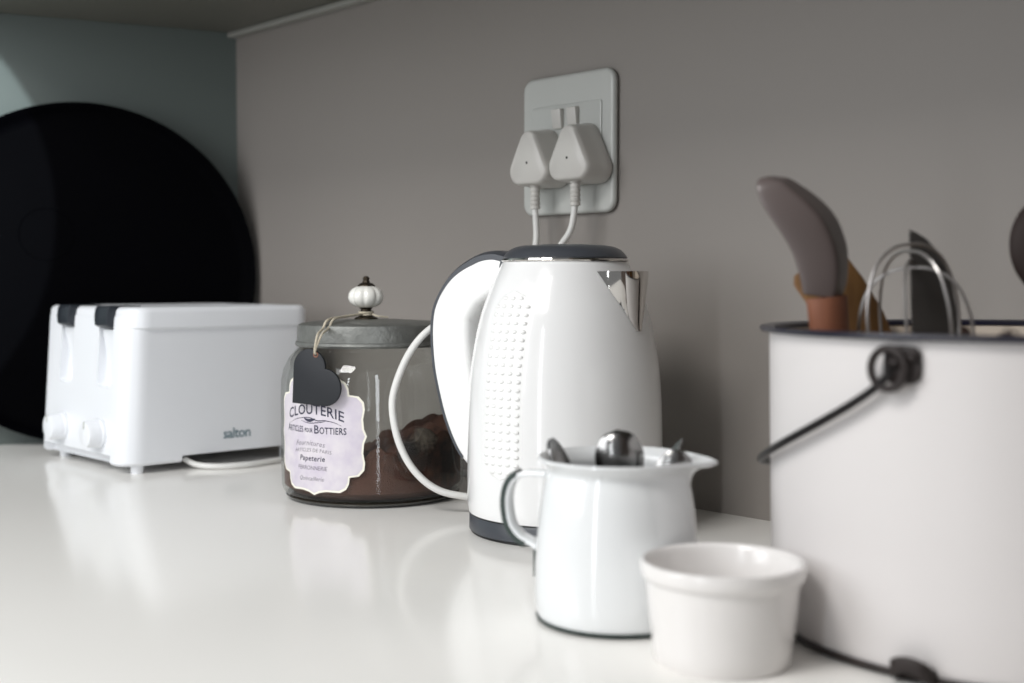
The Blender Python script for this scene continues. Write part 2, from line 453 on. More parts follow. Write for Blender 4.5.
RL = .0902
def cyl(u, v, rr=RL): return (rr*sin(u/RL), -rr*cos(u/RL), v)
LU = -.0490; LV = .0685                      # label centre (arc, height)
def plaque(w, h):
    """ornate plaque outline in arc/height coordinates"""
    q = [(0, -h), (.006, -h*.955), (.014, -h*.93), (w*.52, -h*.935), (w*.63, -h*.88), (w*.68, -h*.79), (w*.695, -h*.68), (w*.86, -h*.655), (w*.95, -h*.56), (w*.965, -h*.44),
         (w*.935, -h*.28), (w*.95, -h*.12), (w, 0)]
    right = q[:]; top = [(x, -y) for x, y in q[:-1]][::-1]
    r_ = right+top
    left = [(-x, y) for x, y in r_[1:-1]][::-1]
    return [(a, b) for a, b in r_+left]
def wrap_patch(bm, outline, rr, thick=.0003):
    b2 = bmesh.new(); b2.faces.new([b2.verts.new((x, y, 0)) for x, y in outline])
    xs = [p[0] for p in outline]; k = min(xs)+.002
    while k < max(xs):
        bmesh.ops.bisect_plane(b2, geom=b2.verts[:]+b2.edges[:]+b2.faces[:], plane_co=(k, 0, 0), plane_no=(1, 0, 0), dist=1e-7); k += .003
    bmesh.ops.triangulate(b2, faces=b2.faces[:])
    r_ = bmesh.ops.extrude_face_region(b2, geom=b2.faces[:])
    for g in r_['geom']:
        if isinstance(g, bmesh.types.BMVert): g.co.z = thick
    for v in b2.verts: v.co = Vector(cyl(v.co.x+LU, v.co.y+LV, rr+v.co.z))
    merge(bm, b2)
bm = bmesh.new(); wrap_patch(bm, plaque(.0535, .0565), RL-.0003)
lab = obj('paper_label', bm, M['paper_edge'], jr, smooth=False, label='cream edged plaque shaped paper label')
bm = bmesh.new(); wrap_patch(bm, plaque(.0515, .0545), RL, .00012)
obj('label_print', bm, M['paper'], lab, smooth=False, label='lilac mottled printed field')
def on_label(bm, s, size, u0, v0, arch=0., shear=0., space=1., bold=0., rr=RL+.00025, sx=1.):
    put_text(bm, text_faces(s, size, shear, space, bold), lambda x, y: cyl(LU+u0+x*sx, LV+v0+y-arch*(x*sx)**2, rr))
bm = bmesh.new()
on_label(bm, 'CLOUTERIE', .0132, -.0020, .0195, 5.5, 0, 1.05, .0002, sx=.97)
obj('title_lettering', bm, M['ink'], lab, smooth=False, label='dark navy arched title')
bm = bmesh.new()
def on_fit(bm, t, size, ua, ub, v0, bold=.0001):
    tf = text_faces(t, size, 0, 1.06, bold); xs = [v.x for v in tf[0]]; k = (ub-ua)/(max(xs)-min(xs))
    put_text(bm, tf, lambda x, y: cyl(LU+ua+(x-min(xs))*k, LV+v0+y, RL+.00025))
on_fit(bm, 'A', .0098, -.0385, -.0335, .0020); on_fit(bm, 'RTICLES', .0080, -.0330, -.0135, .0020)
on_fit(bm, 'POUR', .0056, -.0112, -.0012, .0022)
on_fit(bm, 'B', .0112, .0008, .0062, .0015, .00015); on_fit(bm, 'OTTIERS', .0088, .0068, .0345, .0015, .00015)
obj('subtitle_lettering', bm, M['ink'], lab, smooth=False, label='dark navy condensed capitals')
bm = bmesh.new()
on_label(bm, 'Papeterie', .0072, -.003, -.0245, 0, .15, 1.12, .0001)
obj('label_lettering', bm, M['ink'], lab, smooth=False, label='dark navy lettering')
bm = bmesh.new()
# flourish with a dark centre
def stroke(bm, pts, wid):
    c = catmull([(x, y, 0) for x, y in pts], 8); n_ = len(c)
    for i in range(n_-1):
        a, b = c[i], c[i+1]; t = (b-a).normalized(); nn = Vector((-t.y, t.x, 0))
        w0, w1 = [wid*(.25+.75*sin(pi*min(max(k/n_, .02), .98))) for k in (i, i+1)]
        bm.faces.new([bm.verts.new(cyl(LU+p.x, LV+p.y, RL+.00025)) for p in (a-nn*w0, b-nn*w1, b+nn*w1, a+nn*w0)])
stroke(bm, [(-.034, .0095), (-.022, .0140), (-.006, .0160), (.004, .0135), (.012, .0140), (.022, .0125), (.030, .0095)], .00045)
stroke(bm, [(-.012, .0150), (-.006, .0132), (.002, .0148)], .0015)
stroke(bm, [(-.016, .0128), (-.006, .0108), (.008, .0122), (.014, .0136)], .0004)
obj('label_flourish', bm, M['ink'], lab, smooth=False, label='dark navy scroll')
bm = bmesh.new()
on_label(bm, 'Fournitures', .0070, -.006, -.0100, 4.0, .3, 1.1)
on_label(bm, 'ARTICLES DE PARIS', .0048, -.003, -.0160, 3.0, .1, 1.1)
on_label(bm, 'FERRONNERIE', .0056, -.003, -.0330, 0, .1, 1.0)
on_label(bm, 'Quincaillerie', .0056, -.004, -.0430, 0, .3, 1.05)
obj('faded_lettering', bm, M['ink_faint'], lab, smooth=False, label='faded grey small lettering')

# the coffee inside
bm = bmesh.new()
def ctop(x, y): 
    s = (x+.02)/.08
    h = .038+.034*max(0., min(1., s))**1.2 + .006*sin(x*90+1)*cos(y*70)
    return h + .004*sin(x*210+y*160)
RC = .0868
seg = 72; rings = []
lo = [bm.verts.new((.078*cos(2*pi*k/seg), .078*sin(2*pi*k/seg), .0072)) for k in range(seg)]
l2 = [bm.verts.new((RC*cos(2*pi*k/seg), RC*sin(2*pi*k/seg), .014)) for k in range(seg)]
rings = [lo, l2]
for j in range(1, 9):
    rings.append([bm.verts.new((RC*cos(2*pi*k/seg), RC*sin(2*pi*k/seg), .014+(ctop(RC*cos(2*pi*k/seg), RC*sin(2*pi*k/seg))-.014)*j/8)) for k in range(seg)])
for j in range(1, 12):
    rr = RC*(1-j/12); rings.append([bm.verts.new((rr*cos(2*pi*k/seg), rr*sin(2*pi*k/seg), ctop(rr*cos(2*pi*k/seg), rr*sin(2*pi*k/seg)))) for k in range(seg)])
for i in range(len(rings)-1):
    for k in range(seg): bm.faces.new([rings[i][k], rings[i][(k+1) % seg], rings[i+1][(k+1) % seg], rings[i+1][k]])
bm.faces.new(lo[::-1]); bm.faces.new(rings[-1])
m = mat('ground_coffee', (106, 70, 56), .9, nscale=12, rgb2=(72, 46, 37), bump=.8, bscale=700)
co = obj('ground_coffee', bm, m)
add_spots(m, [(.050, -.070, .058, .034), (.078, -.038, .04, .036), (.055, -.07, .075, .016)], (34, 27, 25), .7, 90)
add_spots(m, [(.056, -.064, .064, .015)], (134, 122, 110), 1.0, 260)
co.location = J; co.rotation_euler = (0, 0, VIEW)
co['label'] = 'brown ground coffee heaped inside the glass jar'; co['category'] = 'coffee'; co['kind'] = 'stuff'

# heart tag on twine
ht = thing('heart_tag', 'black wooden heart tag hanging by twine against the jar', 'tag', (J[0], J[1], 0), VIEW)
HA = radians(-24)
hs = .0345                       # square side of the heart
out = [(0, 0)]
for k in range(25): a = -pi/2+pi*k/24; out.append((hs+hs/2*cos(a), hs/2+hs/2*sin(a)))
for k in range(1, 25): a = 0+pi*k/24; out.append((hs/2+hs/2*cos(a), hs+hs/2*sin(a)))
Hn = Vector((sin(HA), -cos(HA), 0)); Hs = Vector((cos(HA), sin(HA), 0))
HO = Hn*.0945+Hs*(-.0295)+Vector((0, 0, .0985))
HM = Matrix(((Hs.x, 0, Hn.x, HO.x), (Hs.y, 0, Hn.y, HO.y), (0, 1, 0, HO.z), (0, 0, 0, 1)))
tilt = Matrix.Rotation(radians(-3), 4, 'Z')
bm = bmesh.new(); slab(bm, out, 0, .0032, .0008, 2, HM @ tilt)
obj('heart', bm, M['heart'], ht, label='matt black heart')
hole = HM @ tilt @ Vector((hs*.70, hs*1.36, .0038))
bm = bmesh.new()
ed = Vector((-.0365, -.0640, .1715)); kn = Vector((KX-.004, -.0060, .1795))
for d in (-1, 1):
    o = Vector((.0018*d, .0009*d, .0002*d))
    tube(bm, catmull([hole+Hn*-.004, hole+Hn*.0012+Vector((0, 0, .003)), hole+Vector((.004, -.001, .018))+o, ed+Vector((0, -.0015, -.004))+o*1.4, ed+Vector((.004, .004, .0040))+o*1.5, Vector((-.024, -.032, .1775))+o*1.4, kn+o], 8), .00115, 8)
for k in range(2):
    tube(bm, [Vector((KX+.0068*cos(t), KY+.0068*sin(t), .1792+.0022*k+.0006*sin(t))) for t in [2*pi*i/28 for i in range(29)]], .001, 8)
tube(bm, catmull([(KX+.006, -.003, .1795), (KX+.012, -.008, .1775), (KX+.022, -.004, .1762)], 6), .0009, 8)
obj('twine', bm, M['twine'], ht, label='pale natural twine')
bm = bmesh.new()
tube(bm, [HM @ tilt @ Vector((hs*.70+.0022*cos(t), hs*1.36+.0022*sin(t), .0033)) for t in [2*pi*i/20 for i in range(21)]], .0005, 6)
obj('eyelet', bm, M['red_wood'], ht, label='bare wood eyelet hole')

# ------------------------------------------------------------------ kettle
K = (.764, -.133, 0)
ke = thing('electric_kettle', 'glossy white electric kettle with dark grey lid, base and chrome spout', 'kettle', K, VIEW)
KP = [(.0815, .0172), (.0826, .0235), (.0830, .034), (.0829, .055), (.0827, .076), (.0822, .10), (.0812, .122), (.0796, .14), (.0772, .156), (.0742, .172), (.0705, .186), (.0658, .199), (.0606, .212), (.0560, .2215), (.0528, .2275)]
PR = catmull([(a, 0, b) for a, b in KP], 5)
def krad(z):
    for a, b in zip(PR, PR[1:]):
        if a.z <= z <= b.z: return a.x+(b.x-a.x)*(z-a.z)/max(b.z-a.z, 1e-9)
    return PR[0].x if z < PR[0].z else PR[-1].x
def kp(az, z, off=0.):          # az from the viewer's direction, right positive
    r_ = krad(z)+off; return Vector((r_*sin(az), -r_*cos(az), z))
bm = bmesh.new()
lathe(bm, [(.079, .0165)]+[(p.x, p.z) for p in PR]+[(.050, .2283)], 160, close_bottom=True, close_top=True)
obj('kettle_body', bm, M['white_gloss'], ke, label='glossy white body')
bm = bmesh.new()
lathe(bm, [(0, .0016), (.0795, .0016), (.0815, .003), (.0812, .0150), (.0805, .0158), (0, .0158)], 128)
obj('base_ring', bm, M['grey_plastic'], ke, label='dark grey base ring')
bm = bmesh.new()
lathe(bm, [(0, 0), (.0785, 0), (.0800, .0006), (.0800, .0022), (0, .0022)], 96); lathe(bm, [(.079, .0155), (.0808, .0157), (.0808, .0168), (.079, .017)], 128)
obj('seam_gasket', bm, M['black_rubber'], ke, label='thin black gaskets')
bm = bmesh.new()
lathe(bm, [(0, .2278), (.0534, .2278), (.0541, .2288), (.0536, .2302), (0, .2302)], 128)
obj('lid_ring', bm, M['chrome'], ke, label='thin chrome ring under the lid')
bm = bmesh.new()
lathe(bm, [(0, .230), (.0522, .230), (.0527, .2315), (.0505, .2345), (.0470, .2378), (.0420, .2402), (.036, .2414), (.0345, .2408), (.033, .2414), (.02, .2424), (0, .2428)], 128)
obj('lid', bm, M['grey_plastic'], ke, label='dark grey domed lid')
# handle
HZ = radians(-122)
hd = Vector((sin(HZ), -cos(HZ), 0)); hs_ = Vector((cos(HZ), sin(HZ), 0))
hp = [(.046, .2330), (.064, .2365), (.084, .2325), (.1080, .2180), (.1255, .1950), (.1310, .1720), (.1295, .140), (.1240, .1140), (.1150, .0860), (.1010, .0600), (.0830, .0430), (.0760, .0390)]
hpath = [hd*p.x+Vector((0, 0, p.z)) for p in catmull([(a, 0, b) for a, b in hp], 8)]
NH = len(hpath)
def hw(i):
    t = i/(NH-1); return (.034-.004*sin(pi*t), .034+.006*sin(pi*t))
def hsec(i):
    w_, d_ = hw(i); return [(a, b-d_/2) for a, b in rrect(w_, d_, .0065, 5)]
# side axis = hs_, normal axis b = t x s ; check orientation so the section hangs inward
def make_handle(sec, name, m, rng, label):
    bm = bmesh.new(); sweep(bm, hpath[rng[0]:rng[1]], lambda i: sec(i+rng[0]), frame=hs_); return obj(name, bm, m, ke, label=label)
t0 = (hpath[41]-hpath[39]).normalized(); bdir = t0.cross(hs_); SGN = 1 if bdir.dot(hd) > 0 else -1
make_handle(lambda i: [(a, SGN*b) for a, b in hsec(i)], 'handle', M['grip_white'], (0, NH), 'white handle grip')
def dsec(i):
    w_, d_ = hw(i); th = .0020+.009*max(0, 1-i/30)**1.5
    o = []
    for a in [(-1+2*k/8) for k in range(9)]: o.append((a*(w_/2), .0018-.0034*abs(a)**4))
    for a in [(1-2*k/8) for k in range(9)]: o.append((a*(w_/2), -th-.0034*abs(a)**4*.6))
    return [(a, SGN*b) for a, b in o]
make_handle(dsec, 'handle_spine', M['grey_plastic'], (0, NH-14), 'dark grey spine along the handle')
# dimpled grip panel
bm = bmesh.new()
PA, PZ0, PZ1, PW = radians(-41), .052, .2035, .0215
def prad(z): return krad(z)
def pw(zv):      # half width with rounded ends
    e = .02
    if zv > PZ1-e: return PW*sqrt(max(0, 1-((zv-PZ1+e)/e)**2))
    if zv < PZ0+e: return PW*sqrt(max(0, 1-((PZ0+e-zv)/e)**2))
    return PW
NZ, NU = 60, 14; g = []
for i in range(NZ+1):
    z = PZ0+(PZ1-PZ0)*i/NZ; w_ = max(pw(z), .0006); g.append([bm.verts.new(kp(PA+(w_*(2*j/NU-1))/krad(z), z, .0009*(1-abs(2*j/NU-1)**6)-.0002)) for j in range(NU+1)])
for i in range(NZ):
    for j in range(NU): bm.faces.new([g[i][j], g[i][j+1], g[i+1][j+1], g[i+1][j]])
nrow = 22
for i in range(nrow):
    z = PZ0+.006+(PZ1-PZ0-.012)*i/(nrow-1)
    for j in range(5):
        u = (j-2)*.0078
        if abs(u)+.0025 > pw(z): continue
        c = kp(PA+u/krad(z), z, .0006); nr = kp(PA+u/krad(z), z, 1)-kp(PA+u/krad(z), z, 0); nr.normalize()
        q_ = bmesh.new(); bmesh.ops.create_uvsphere(q_, u_segments=10, v_segments=6, radius=1)
        tx = Vector((cos(PA+u/krad(z)), sin(PA+u/krad(z)), 0))
        for v in q_.verts: v.co = c+tx*(v.co.x*.0028)+Vector((0, 0, v.co.y*.0018))+nr*(v.co.z*.0013)
        merge(bm, q_)
obj('grip_panel', bm, M['grip_white'], ke, label='dimpled white panel on the side')
# spout
SP = radians(51); SH = radians(27); ZS1, ZS0 = .2195, .171
bm = bmesh.new(); g = []
NS, NV = 24, 28
for i in range(NV+1):
    t = i/NV; z = ZS0+(ZS1-ZS0)*t; row = []
    half = SH*(.10+.90*t)
    for j in range(NS+1):
        s = 2*j/NS-1
        bulge = (.0015+.0215*t**1.25)*(1-abs(s)**1.7)+.0006
        row.append(bm.verts.new(kp(SP+half*s, z, bulge)))
    g.append(row)
for i in range(NV):
    for j in range(NS): bm.faces.new([g[i][j], g[i][j+1], g[i+1][j+1], g[i+1][j]])
lipn = [bm.verts.new(kp(SP+SH*.96*(2*j/NS-1), ZS1-.0006, (.0220*(1-abs(2*j/NS-1)**1.7))-.0012)) for j in range(NS+1)]
inn = [bm.verts.new(kp(SP+SH*.60*(2*j/NS-1), ZS1-.016, (.0095*(1-abs(2*j/NS-1)**1.7))-.0010)) for j in range(NS+1)]
for j in range(NS):
    bm.faces.new([g[NV][j], g[NV][j+1], lipn[j+1], lipn[j]]); bm.faces.new([lipn[j], lipn[j+1], inn[j+1], inn[j]])
obj('spout', bm, M['chrome'], ke, label='polished chrome pouring spout')

# ------------------------------------------------------------------ socket and plugs on the wall
PX, PZ = .6175, .350
so = thing('wall_socket', 'white double wall socket plate above the kettle', 'socket', (PX, WY, PZ))
bm = bmesh.new()
M2 = Matrix(((1, 0, 0, 0), (0, 0, -1, 0), (0, 1, 0, 0), (0, 0, 0, 1)))     # 2-D outline onto the wall, growing out of it
slab(bm, rrect(.129, .141, .013, 6), 0, .008, .004, 4, M2)
obj('cover_plate', bm, M['plate'], so)
bm = bmesh.new(); slab(bm, rrect(.098, .080, .003, 3), .0075, .0095, .0008, 2, M2)
obj('socket_module', bm, M['plate'], so)
for sx in (-.009, .0125):
    bm = bmesh.new()
    b2 = bmesh.new(); rbox(b2, (-.0065, -.0115, -.010), (.0065, -.004, .010), .0012, 2)
    merge(bm, b2, Matrix.Translation((sx, -.003, .027)) @ Matrix.Rotation(radians(8), 4, 'X'))
    obj('rocker_switch', bm, M['plug'], so)
for sx in (-.028, .018):
    bm = bmesh.new()
    slab(bm, [(.0185*cos(t)+sx, .0185*sin(t)-.008) for t in [2*pi*k/32 for k in range(32)]], .0095, .0100, 0, 1, M2)
    obj('socket_face', bm, M['plate'], so)
def plug(name_label, x, z, cord_pts, clabel):
    p = thing('power_plug', name_label, 'plug', (x, WY-.0102, z), 0, 'power plugs in the wall socket')
    tri = []
    for (cx, cy, rr, a0, a1) in ((0, .0185, .0115, 24, 156), (-.0130, -.0130, .0140, 156, 275), (.0130, -.0130, .0140, 265, 384)):
        for k in range(9): a = radians(a0+(a1-a0)*k/8); tri.append((1.04*(cx+rr*cos(a)), 1.0*(cy+rr*sin(a))))
    bm = bmesh.new()
    rings = []
    for (d, s) in ((0, 1.04), (.006, 1.06), (.010, 1.02), (.018, .98), (.027, .96), (.031, .93), (.033, .86)):
        rings.append([bm.verts.new((a*s, -d, b*s)) for a, b in tri])
    for i in range(len(rings)-1):
        for k in range(len(tri)): bm.faces.new([rings[i][k], rings[i][(k+1) % len(tri)], rings[i+1][(k+1) % len(tri)], rings[i+1][k]])
    bm.faces.new(rings[0]); bm.faces.new(rings[-1])
    obj('plug_body', bm, M['plug'], p, sharp=50)
    bm = bmesh.new(); lathe(bm, [(0, 0), (.0013, 0), (.0013, .0012), (0, .0012)], 12)
    for v in bm.verts: v.co = Vector((v.co.x, -.0328-v.co.z*.4, -.004+v.co.y))
    obj('screw_hole', bm, M['socket_hole'], p)
    bm = bmesh.new()
    lathe(bm, [(.0, -.050), (.0042, -.050)]+[(rr, zz) for k in range(5) for rr, zz in ((.0052, -.0498+.0045*k), (.0052, -.0470+.0045*k), (.0042, -.0465+.0045*k))]+[(.0062, -.026), (0, -.026)], 20)
    for v in bm.verts: v.co.y -= .021
    obj('strain_relief', bm, M['plug'], p)
    bm = bmesh.new(); pts = [Vector((x, WY-.0312, z-.048))]+[Vector(c) for c in cord_pts]
    tube(bm, [c-Vector((x, WY-.0102, z)) for c in catmull(pts, 8)], .0033)
    obj('plug_cord', bm, M['cord'], p, label=clabel)
    return p
plug('left white plug, its cord dropping behind the kettle and looping past the jar', .5960, .3345,
     [(.599, -.008, .25), (.607, -.03, .215), (.628, -.075, .196), (.640, -.145, .181), (.634, -.175, .168), (.619, -.186, .147), (.6075, -.193, .118), (.606, -.196, .095), (.611, -.192, .064), (.622, -.182, .038), (.638, -.166, .021), (.660, -.140, .014), (.681, -.122, .0085)], 'white cord with a wide loop')
plug('right white plug, its cord bending left down behind the kettle lid', .6525, .3355,
     [(.650, -.010, .262), (.638, -.018, .235), (.634, -.016, .18), (.62, -.016, .10), (.60, -.014, .03), (.55, -.008, .004), (.44, -.004, .0036)], 'white cord')

# ------------------------------------------------------------------ enamel jug with spoons
G = (.986, -.311, 0)
ju = thing('milk_jug', 'small white enamel jug holding spoons, handle edge chipped dark', 'jug', G, VIEW)
SPA = radians(82)
def jmod(r, z, t):
    # t measured in the local xy plane; spout points along SPA (from the viewer's side, right positive)
    d = Vector((sin(SPA), -cos(SPA))); u = Vector((cos(t), sin(t))); c = max(0, u.dot(d))
    k = c**14*max(0, min(1, (z-.088)/.012)); b = r*(1+.24*k)
    return (b*u.x, b*u.y, z-.002*k*(1 if z > .098 else 0))
jp = [(0, .0015), (.0455, .0015), (.0495, .003), (.0512, .008), (.0518, .018), (.0512, .036), (.0498, .055), (.0479, .073), (.0455, .086), (.0438, .0915), (.0435, .0940), (.0452, .0968), (.0485, .0992), (.0500, .1006),
      (.0500, .1020), (.0490, .1024), (.0465, .1008), (.0437, .0985), (.0420, .0950), (.0424, .0915), (.0440, .086), (.0464, .073), (.0484, .055), (.0498, .036), (.0503, .018), (.0485, .006), (0, .0045)]
bm = bmesh.new(); lathe(bm, jp, 128, mod=jmod)
obj('jug_body', bm, M['enamel'], ju)
bm = bmesh.new(); lathe(bm, [(0, 0), (.0462, 0), (.0502, .0012), (.0508, .0030), (.0495, .0036), (0, .0026)], 96)
obj('foot_ring', bm, M['jug_edge'], ju, label='worn dark foot ring')
JH = radians(-107); jd = Vector((sin(JH), -cos(JH), 0)); js = Vector((cos(JH), sin(JH), 0))
jpath = [jd*p.x+Vector((0, 0, p.z)) for p in catmull([(.0445, 0, .0890), (.0535, 0, .0895), (.0615, 0, .0885), (.0675, 0, .0840), (.0705, 0, .0760), (.0708, 0, .0670), (.0685, 0, .0560), (.0625, 0, .0485), (.0550, 0, .0450), (.0500, 0, .0420)], 8)]
bm = bmesh.new(); sweep(bm, jpath, rrect(.015, .0034, .0014, 3), frame=js)
hdl = obj('handle', bm, M['enamel'], ju)
bm = bmesh.new(); tj = (jpath[33]-jpath[31]).normalized(); sg = 1 if tj.cross(js).dot(jd) > 0 else -1
sweep(bm, jpath[18:62], lambda i: [(a, b+sg*.0016) for a, b in rrect(.0156, .0042, .0011, 3)], frame=js)
obj('chipped_edge', bm, M['jug_edge'], hdl, label='worn dark outer edge of the handle')
bm = bmesh.new(); b2 = bmesh.new(); rbox(b2, (-.0075, -.001, -.012), (.0075, .001, .006), .0008, 2)
merge(bm, b2, Matrix.Translation(jd*.0515+Vector((0, 0, .036))) @ Matrix.Rotation(JH, 4, 'Z'))
obj('handle_tail', bm, M['jug_edge'], hdl, label='dark lower end of the handle')

def spoon_mesh(bm, L=.11, bw=.020, bl=.030, depth=.007, hwid=.0045):
    """spoon along local +z: handle from 0, bowl at the top; concave side faces +y"""
    nu, nv = 14, 18
    def pt(u, v, off):       # u across -1..1, v along 0..1
        w_ = bw*sin(pi*min(1, .06+.94*v))**.62 if v < 1 else 0
        w_ = bw*sqrt(max(0, 1-(2*v-1)**2))*(1-.12*(2*v-1)*-1)
        x = u*w_; dpt = depth*(1-u*u)*max(0, 1-(2*v-1)**2)**.8
        return Vector((x, -dpt+off, L+bl*2*v))
    for off in (0, -.0012):
        gg = [[bm.verts.new(pt(-1+2*j/nu, i/nv, off)) for j in range(nu+1)] for i in range(nv+1)]
        for i in range(nv):
            for j in range(nu): bm.faces.new([gg[i][j], gg[i][j+1], gg[i+1][j+1], gg[i+1][j]])
        if off == 0: g0 = gg
    for i in range(nv):
        for j in (0, nu): bm.faces.new([g0[i][j], g0[i+1][j], gg[i+1][j], gg[i][j]])
    bmesh.ops.remove_doubles(bm, verts=bm.verts[:], dist=1e-5)
    sweep(bm, [(0, -.0006+.0025*sin(pi*k/10), (L+.003)*k/10) for k in range(11)], lambda i: rrect(hwid*2*(1-.45*i/10), .0022, .0009, 3), frame=(1, 0, 0))

def aim(a, b, roll):
    """matrix taking local +z from a towards b, concave side turned by roll about the axis"""
    z = (Vector(b)-Vector(a)).normalized(); y = Vector((0, -1, 0)); y = (y-z*y.dot(z)).normalized(); x = y.cross(z)
    R3 = Matrix((x, y, z)).transposed().to_4x4()
    return Matrix.Translation(a) @ R3 @ Matrix.Rotation(roll, 4, 'Z')
def spoon(label, a, b, roll, **kw):
    t = thing('spoon', label, 'spoon', G, VIEW, 'spoons in the enamel jug')
    bm = bmesh.new(); L = (Vector(b)-Vector(a)).length; bl = kw.get('bl', .03)
    spoon_mesh(bm, L=L-2*bl, **kw)
    for v in bm.verts: v.co = aim(a, b, roll) @ v.co
    # bowl and handle are one forging: split by height for the two parts
    o = obj('spoon_body', bm, M['steel'], t); return t
spoon('large steel spoon with its rounded bowl standing up at the middle of the jug', (.012, .012, .0065), (-.001, -.006, .1195), radians(180), bw=.0152, bl=.021, depth=.009)
spoon('dark steel teaspoon leaning on the left rim of the jug', (.018, .012, .0065), (-.0425, -.006, .1135), radians(72), bw=.0135, bl=.018, depth=.006)
spoon('steel teaspoon low by the pouring lip of the jug', (-.015, .01, .0065), (.0405, -.010, .1065), radians(180), bw=.011, bl=.016, depth=.005)
kn_ = thing('table_knife', 'slim steel knife tip poking up beside the pouring lip of the jug', 'knife', G, VIEW)
bm = bmesh.new(); b2 = bmesh.new()
slab(b2, [(-.004, 0), (.004, 0), (.0045, .07), (.0048, .10), (.003, .118), (.0005, .123), (-.002, .118), (-.004, .10)], -.0007, .0007, .0003, 1)
z_ = (Vector((.041, .004, .113))-Vector((-.022, .014, .0075))).normalized(); y_ = Vector((0, 1, 0)); y_ = (y_-z_*y_.dot(z_)).normalized(); x_ = y_.cross(z_)
merge(bm, b2, Matrix.Translation((-.022, .014, .0075)) @ Matrix((x_, z_, y_)).transposed().to_4x4() @ Matrix.Rotation(radians(65), 4, 'Y'))
obj('knife_blade', bm, M['steel'], kn_)

# ------------------------------------------------------------------ ramekin
ra = bmesh.new()
lathe(ra, [(0, .002), (.0335, .002), (.0345, 0), (.0365, 0), (.0378, .0015), (.0388, .010), (.0405, .025), (.0420, .040), (.0428, .0462), (.0446, .0475), (.0455, .0495), (.0458, .0545), (.0452, .0562), (.0440, .0568),
           (.0425, .0560), (.0414, .0535), (.0400, .040), (.0378, .020), (.0360, .009), (.032, .0060), (0, .0055)], 128)
o = obj('ramekin', ra, M['porcelain']); o.location = (1.085, -.333, 0)
o['label'] = 'small empty white porcelain ramekin in front of the bucket'; o['category'] = 'ramekin'

# ------------------------------------------------------------------ enamel bucket with utensils
B = (1.162, -.153, 0)
bu = thing('enamel_bucket', 'large white enamel bucket with navy rim, holding kitchen utensils', 'bucket', B, VIEW)
bp = [(0, .003), (.132, .003), (.1375, .0045), (.1395, .010), (.1405, .04), (.1415, .10), (.1425, .165), (.1428, .1800), (.1412, .1800), (.1408, .165), (.1398, .10), (.1388, .04), (.1375, .012), (.133, .0075), (0, .0065)]
bm = bmesh.new(); lathe(bm, bp, 160, mi=lambda i: 1 if i >= 8 else 0)
BL = radians(-45)                # bearing of the near ear
bd = Vector((sin(BL), -cos(BL), 0)); bs = Vector((cos(BL), sin(BL), 0))
LZ = .1655
add_spots(M['bucket_out'], [(bd.x*.142+.010, bd.y*.142+.004, LZ+.002, .016)], (86, 70, 58), .8, 120)
m_in = M['bucket_in']
add_spots(m_in, [(x, sqrt(.1405**2-x*x), z, rr) for x, z, rr in ((-.030, .172, .010), (-.008, .174, .009), (.006, .168, .012), (.022, .174, .008), (-.075, .17, .012), (.05, .168, .013), (-.05, .174, .007))], (52, 38, 34), .7, 70)
obj('bucket_body', bm, [M['bucket_out'], M['bucket_in']], bu)
bm = bmesh.new(); lathe(bm, [(.1404, .1800), (.1450, .1800), (.1478, .1806), (.1488, .1820), (.1484, .1834), (.1468, .1840), (.1425, .1836), (.1406, .1826), (.1404, .1800)], 160)
obj('rim', bm, M['blue_rim'], bu, label='dark navy rolled rim')
bm = bmesh.new(); lathe(bm, [(0, 0), (.1345, 0), (.1392, .0012), (.1402, .0032), (.1388, .0048), (0, .0034)], 128)
obj('foot_ring', bm, M['rust'], bu, label='rusty dark bottom edge')
for sgn in (1, -1):
    d = bd*sgn; s = bs*sgn
    bm = bmesh.new()
    # riveted plate and upright ring that takes the bail
    Mx = Matrix(((s.x, 0, d.x, d.x*.1418), (s.y, 0, d.y, d.y*.1418), (0, 1, 0, LZ), (0, 0, 0, 1)))
    slab(bm, rrect(.021, .020, .006, 5), 0, .0030, .001, 2, Mx @ Matrix.Translation((.005, .002, 0)))
    ring = [Mx @ Vector((.0095*cos(t), .0105*sin(t), .0080)) for t in [2*pi*k/32 for k in range(33)]]
    tube(bm, ring, .0022, 8)
    for a in (.002, .0115): ball(bm, Mx @ Vector((a, .003 if a < .005 else .006, .0035)), .0032, .0032, .0032, 12, 8)
    obj('ear', bm, M['rust'], bu, label='rusty black ear for the bail')
bm = bmesh.new(); pts = []
RB = .1455
for k in range(0, 61):
    t = pi*k/60
    q_ = bd*((RB+.0035)*cos(t)) - bs*((RB+.001)*sin(t)); pts.append(Vector((q_.x, q_.y, LZ-.003-.0725*max(0, sin(t))**.76)))
e0 = [pts[0]+Vector((0, 0, .004))+bd*.004+bs*.003, pts[0]+bs*.002+bd*.003]; e1_ = [pts[-1]-bd*.003+bs*.002, pts[-1]-bd*.004+bs*.003+Vector((0, 0, .004))]
tube(bm, catmull(e0, 2)+pts[1:-1]+catmull(e1_, 2), .0024, 10)
obj('bail_handle', bm, M['iron'], bu, label='thin black wire bail hanging down')
TL = radians(-40); td = Vector((sin(TL), -cos(TL), 0)); ts = Vector((cos(TL), sin(TL), 0))
bm = bmesh.new(); gp = [(-.0095, .1380, .0045), (-.0094, .144, .0065), (-.0070, .1480, .0100), (0, .1490, .0118), (.0070, .1480, .0100), (.0094, .144, .0065), (.0095, .1380, .0045)]
sweep(bm, catmull([ts*a+td*b+Vector((0, 0, c)) for a, b, c in gp], 6), rrect(.0085, .0042, .0018, 3), frame=(0, 0, 1))
obj('tipping_grip', bm, M['rust'], bu, label='black tipping grip near the foot')

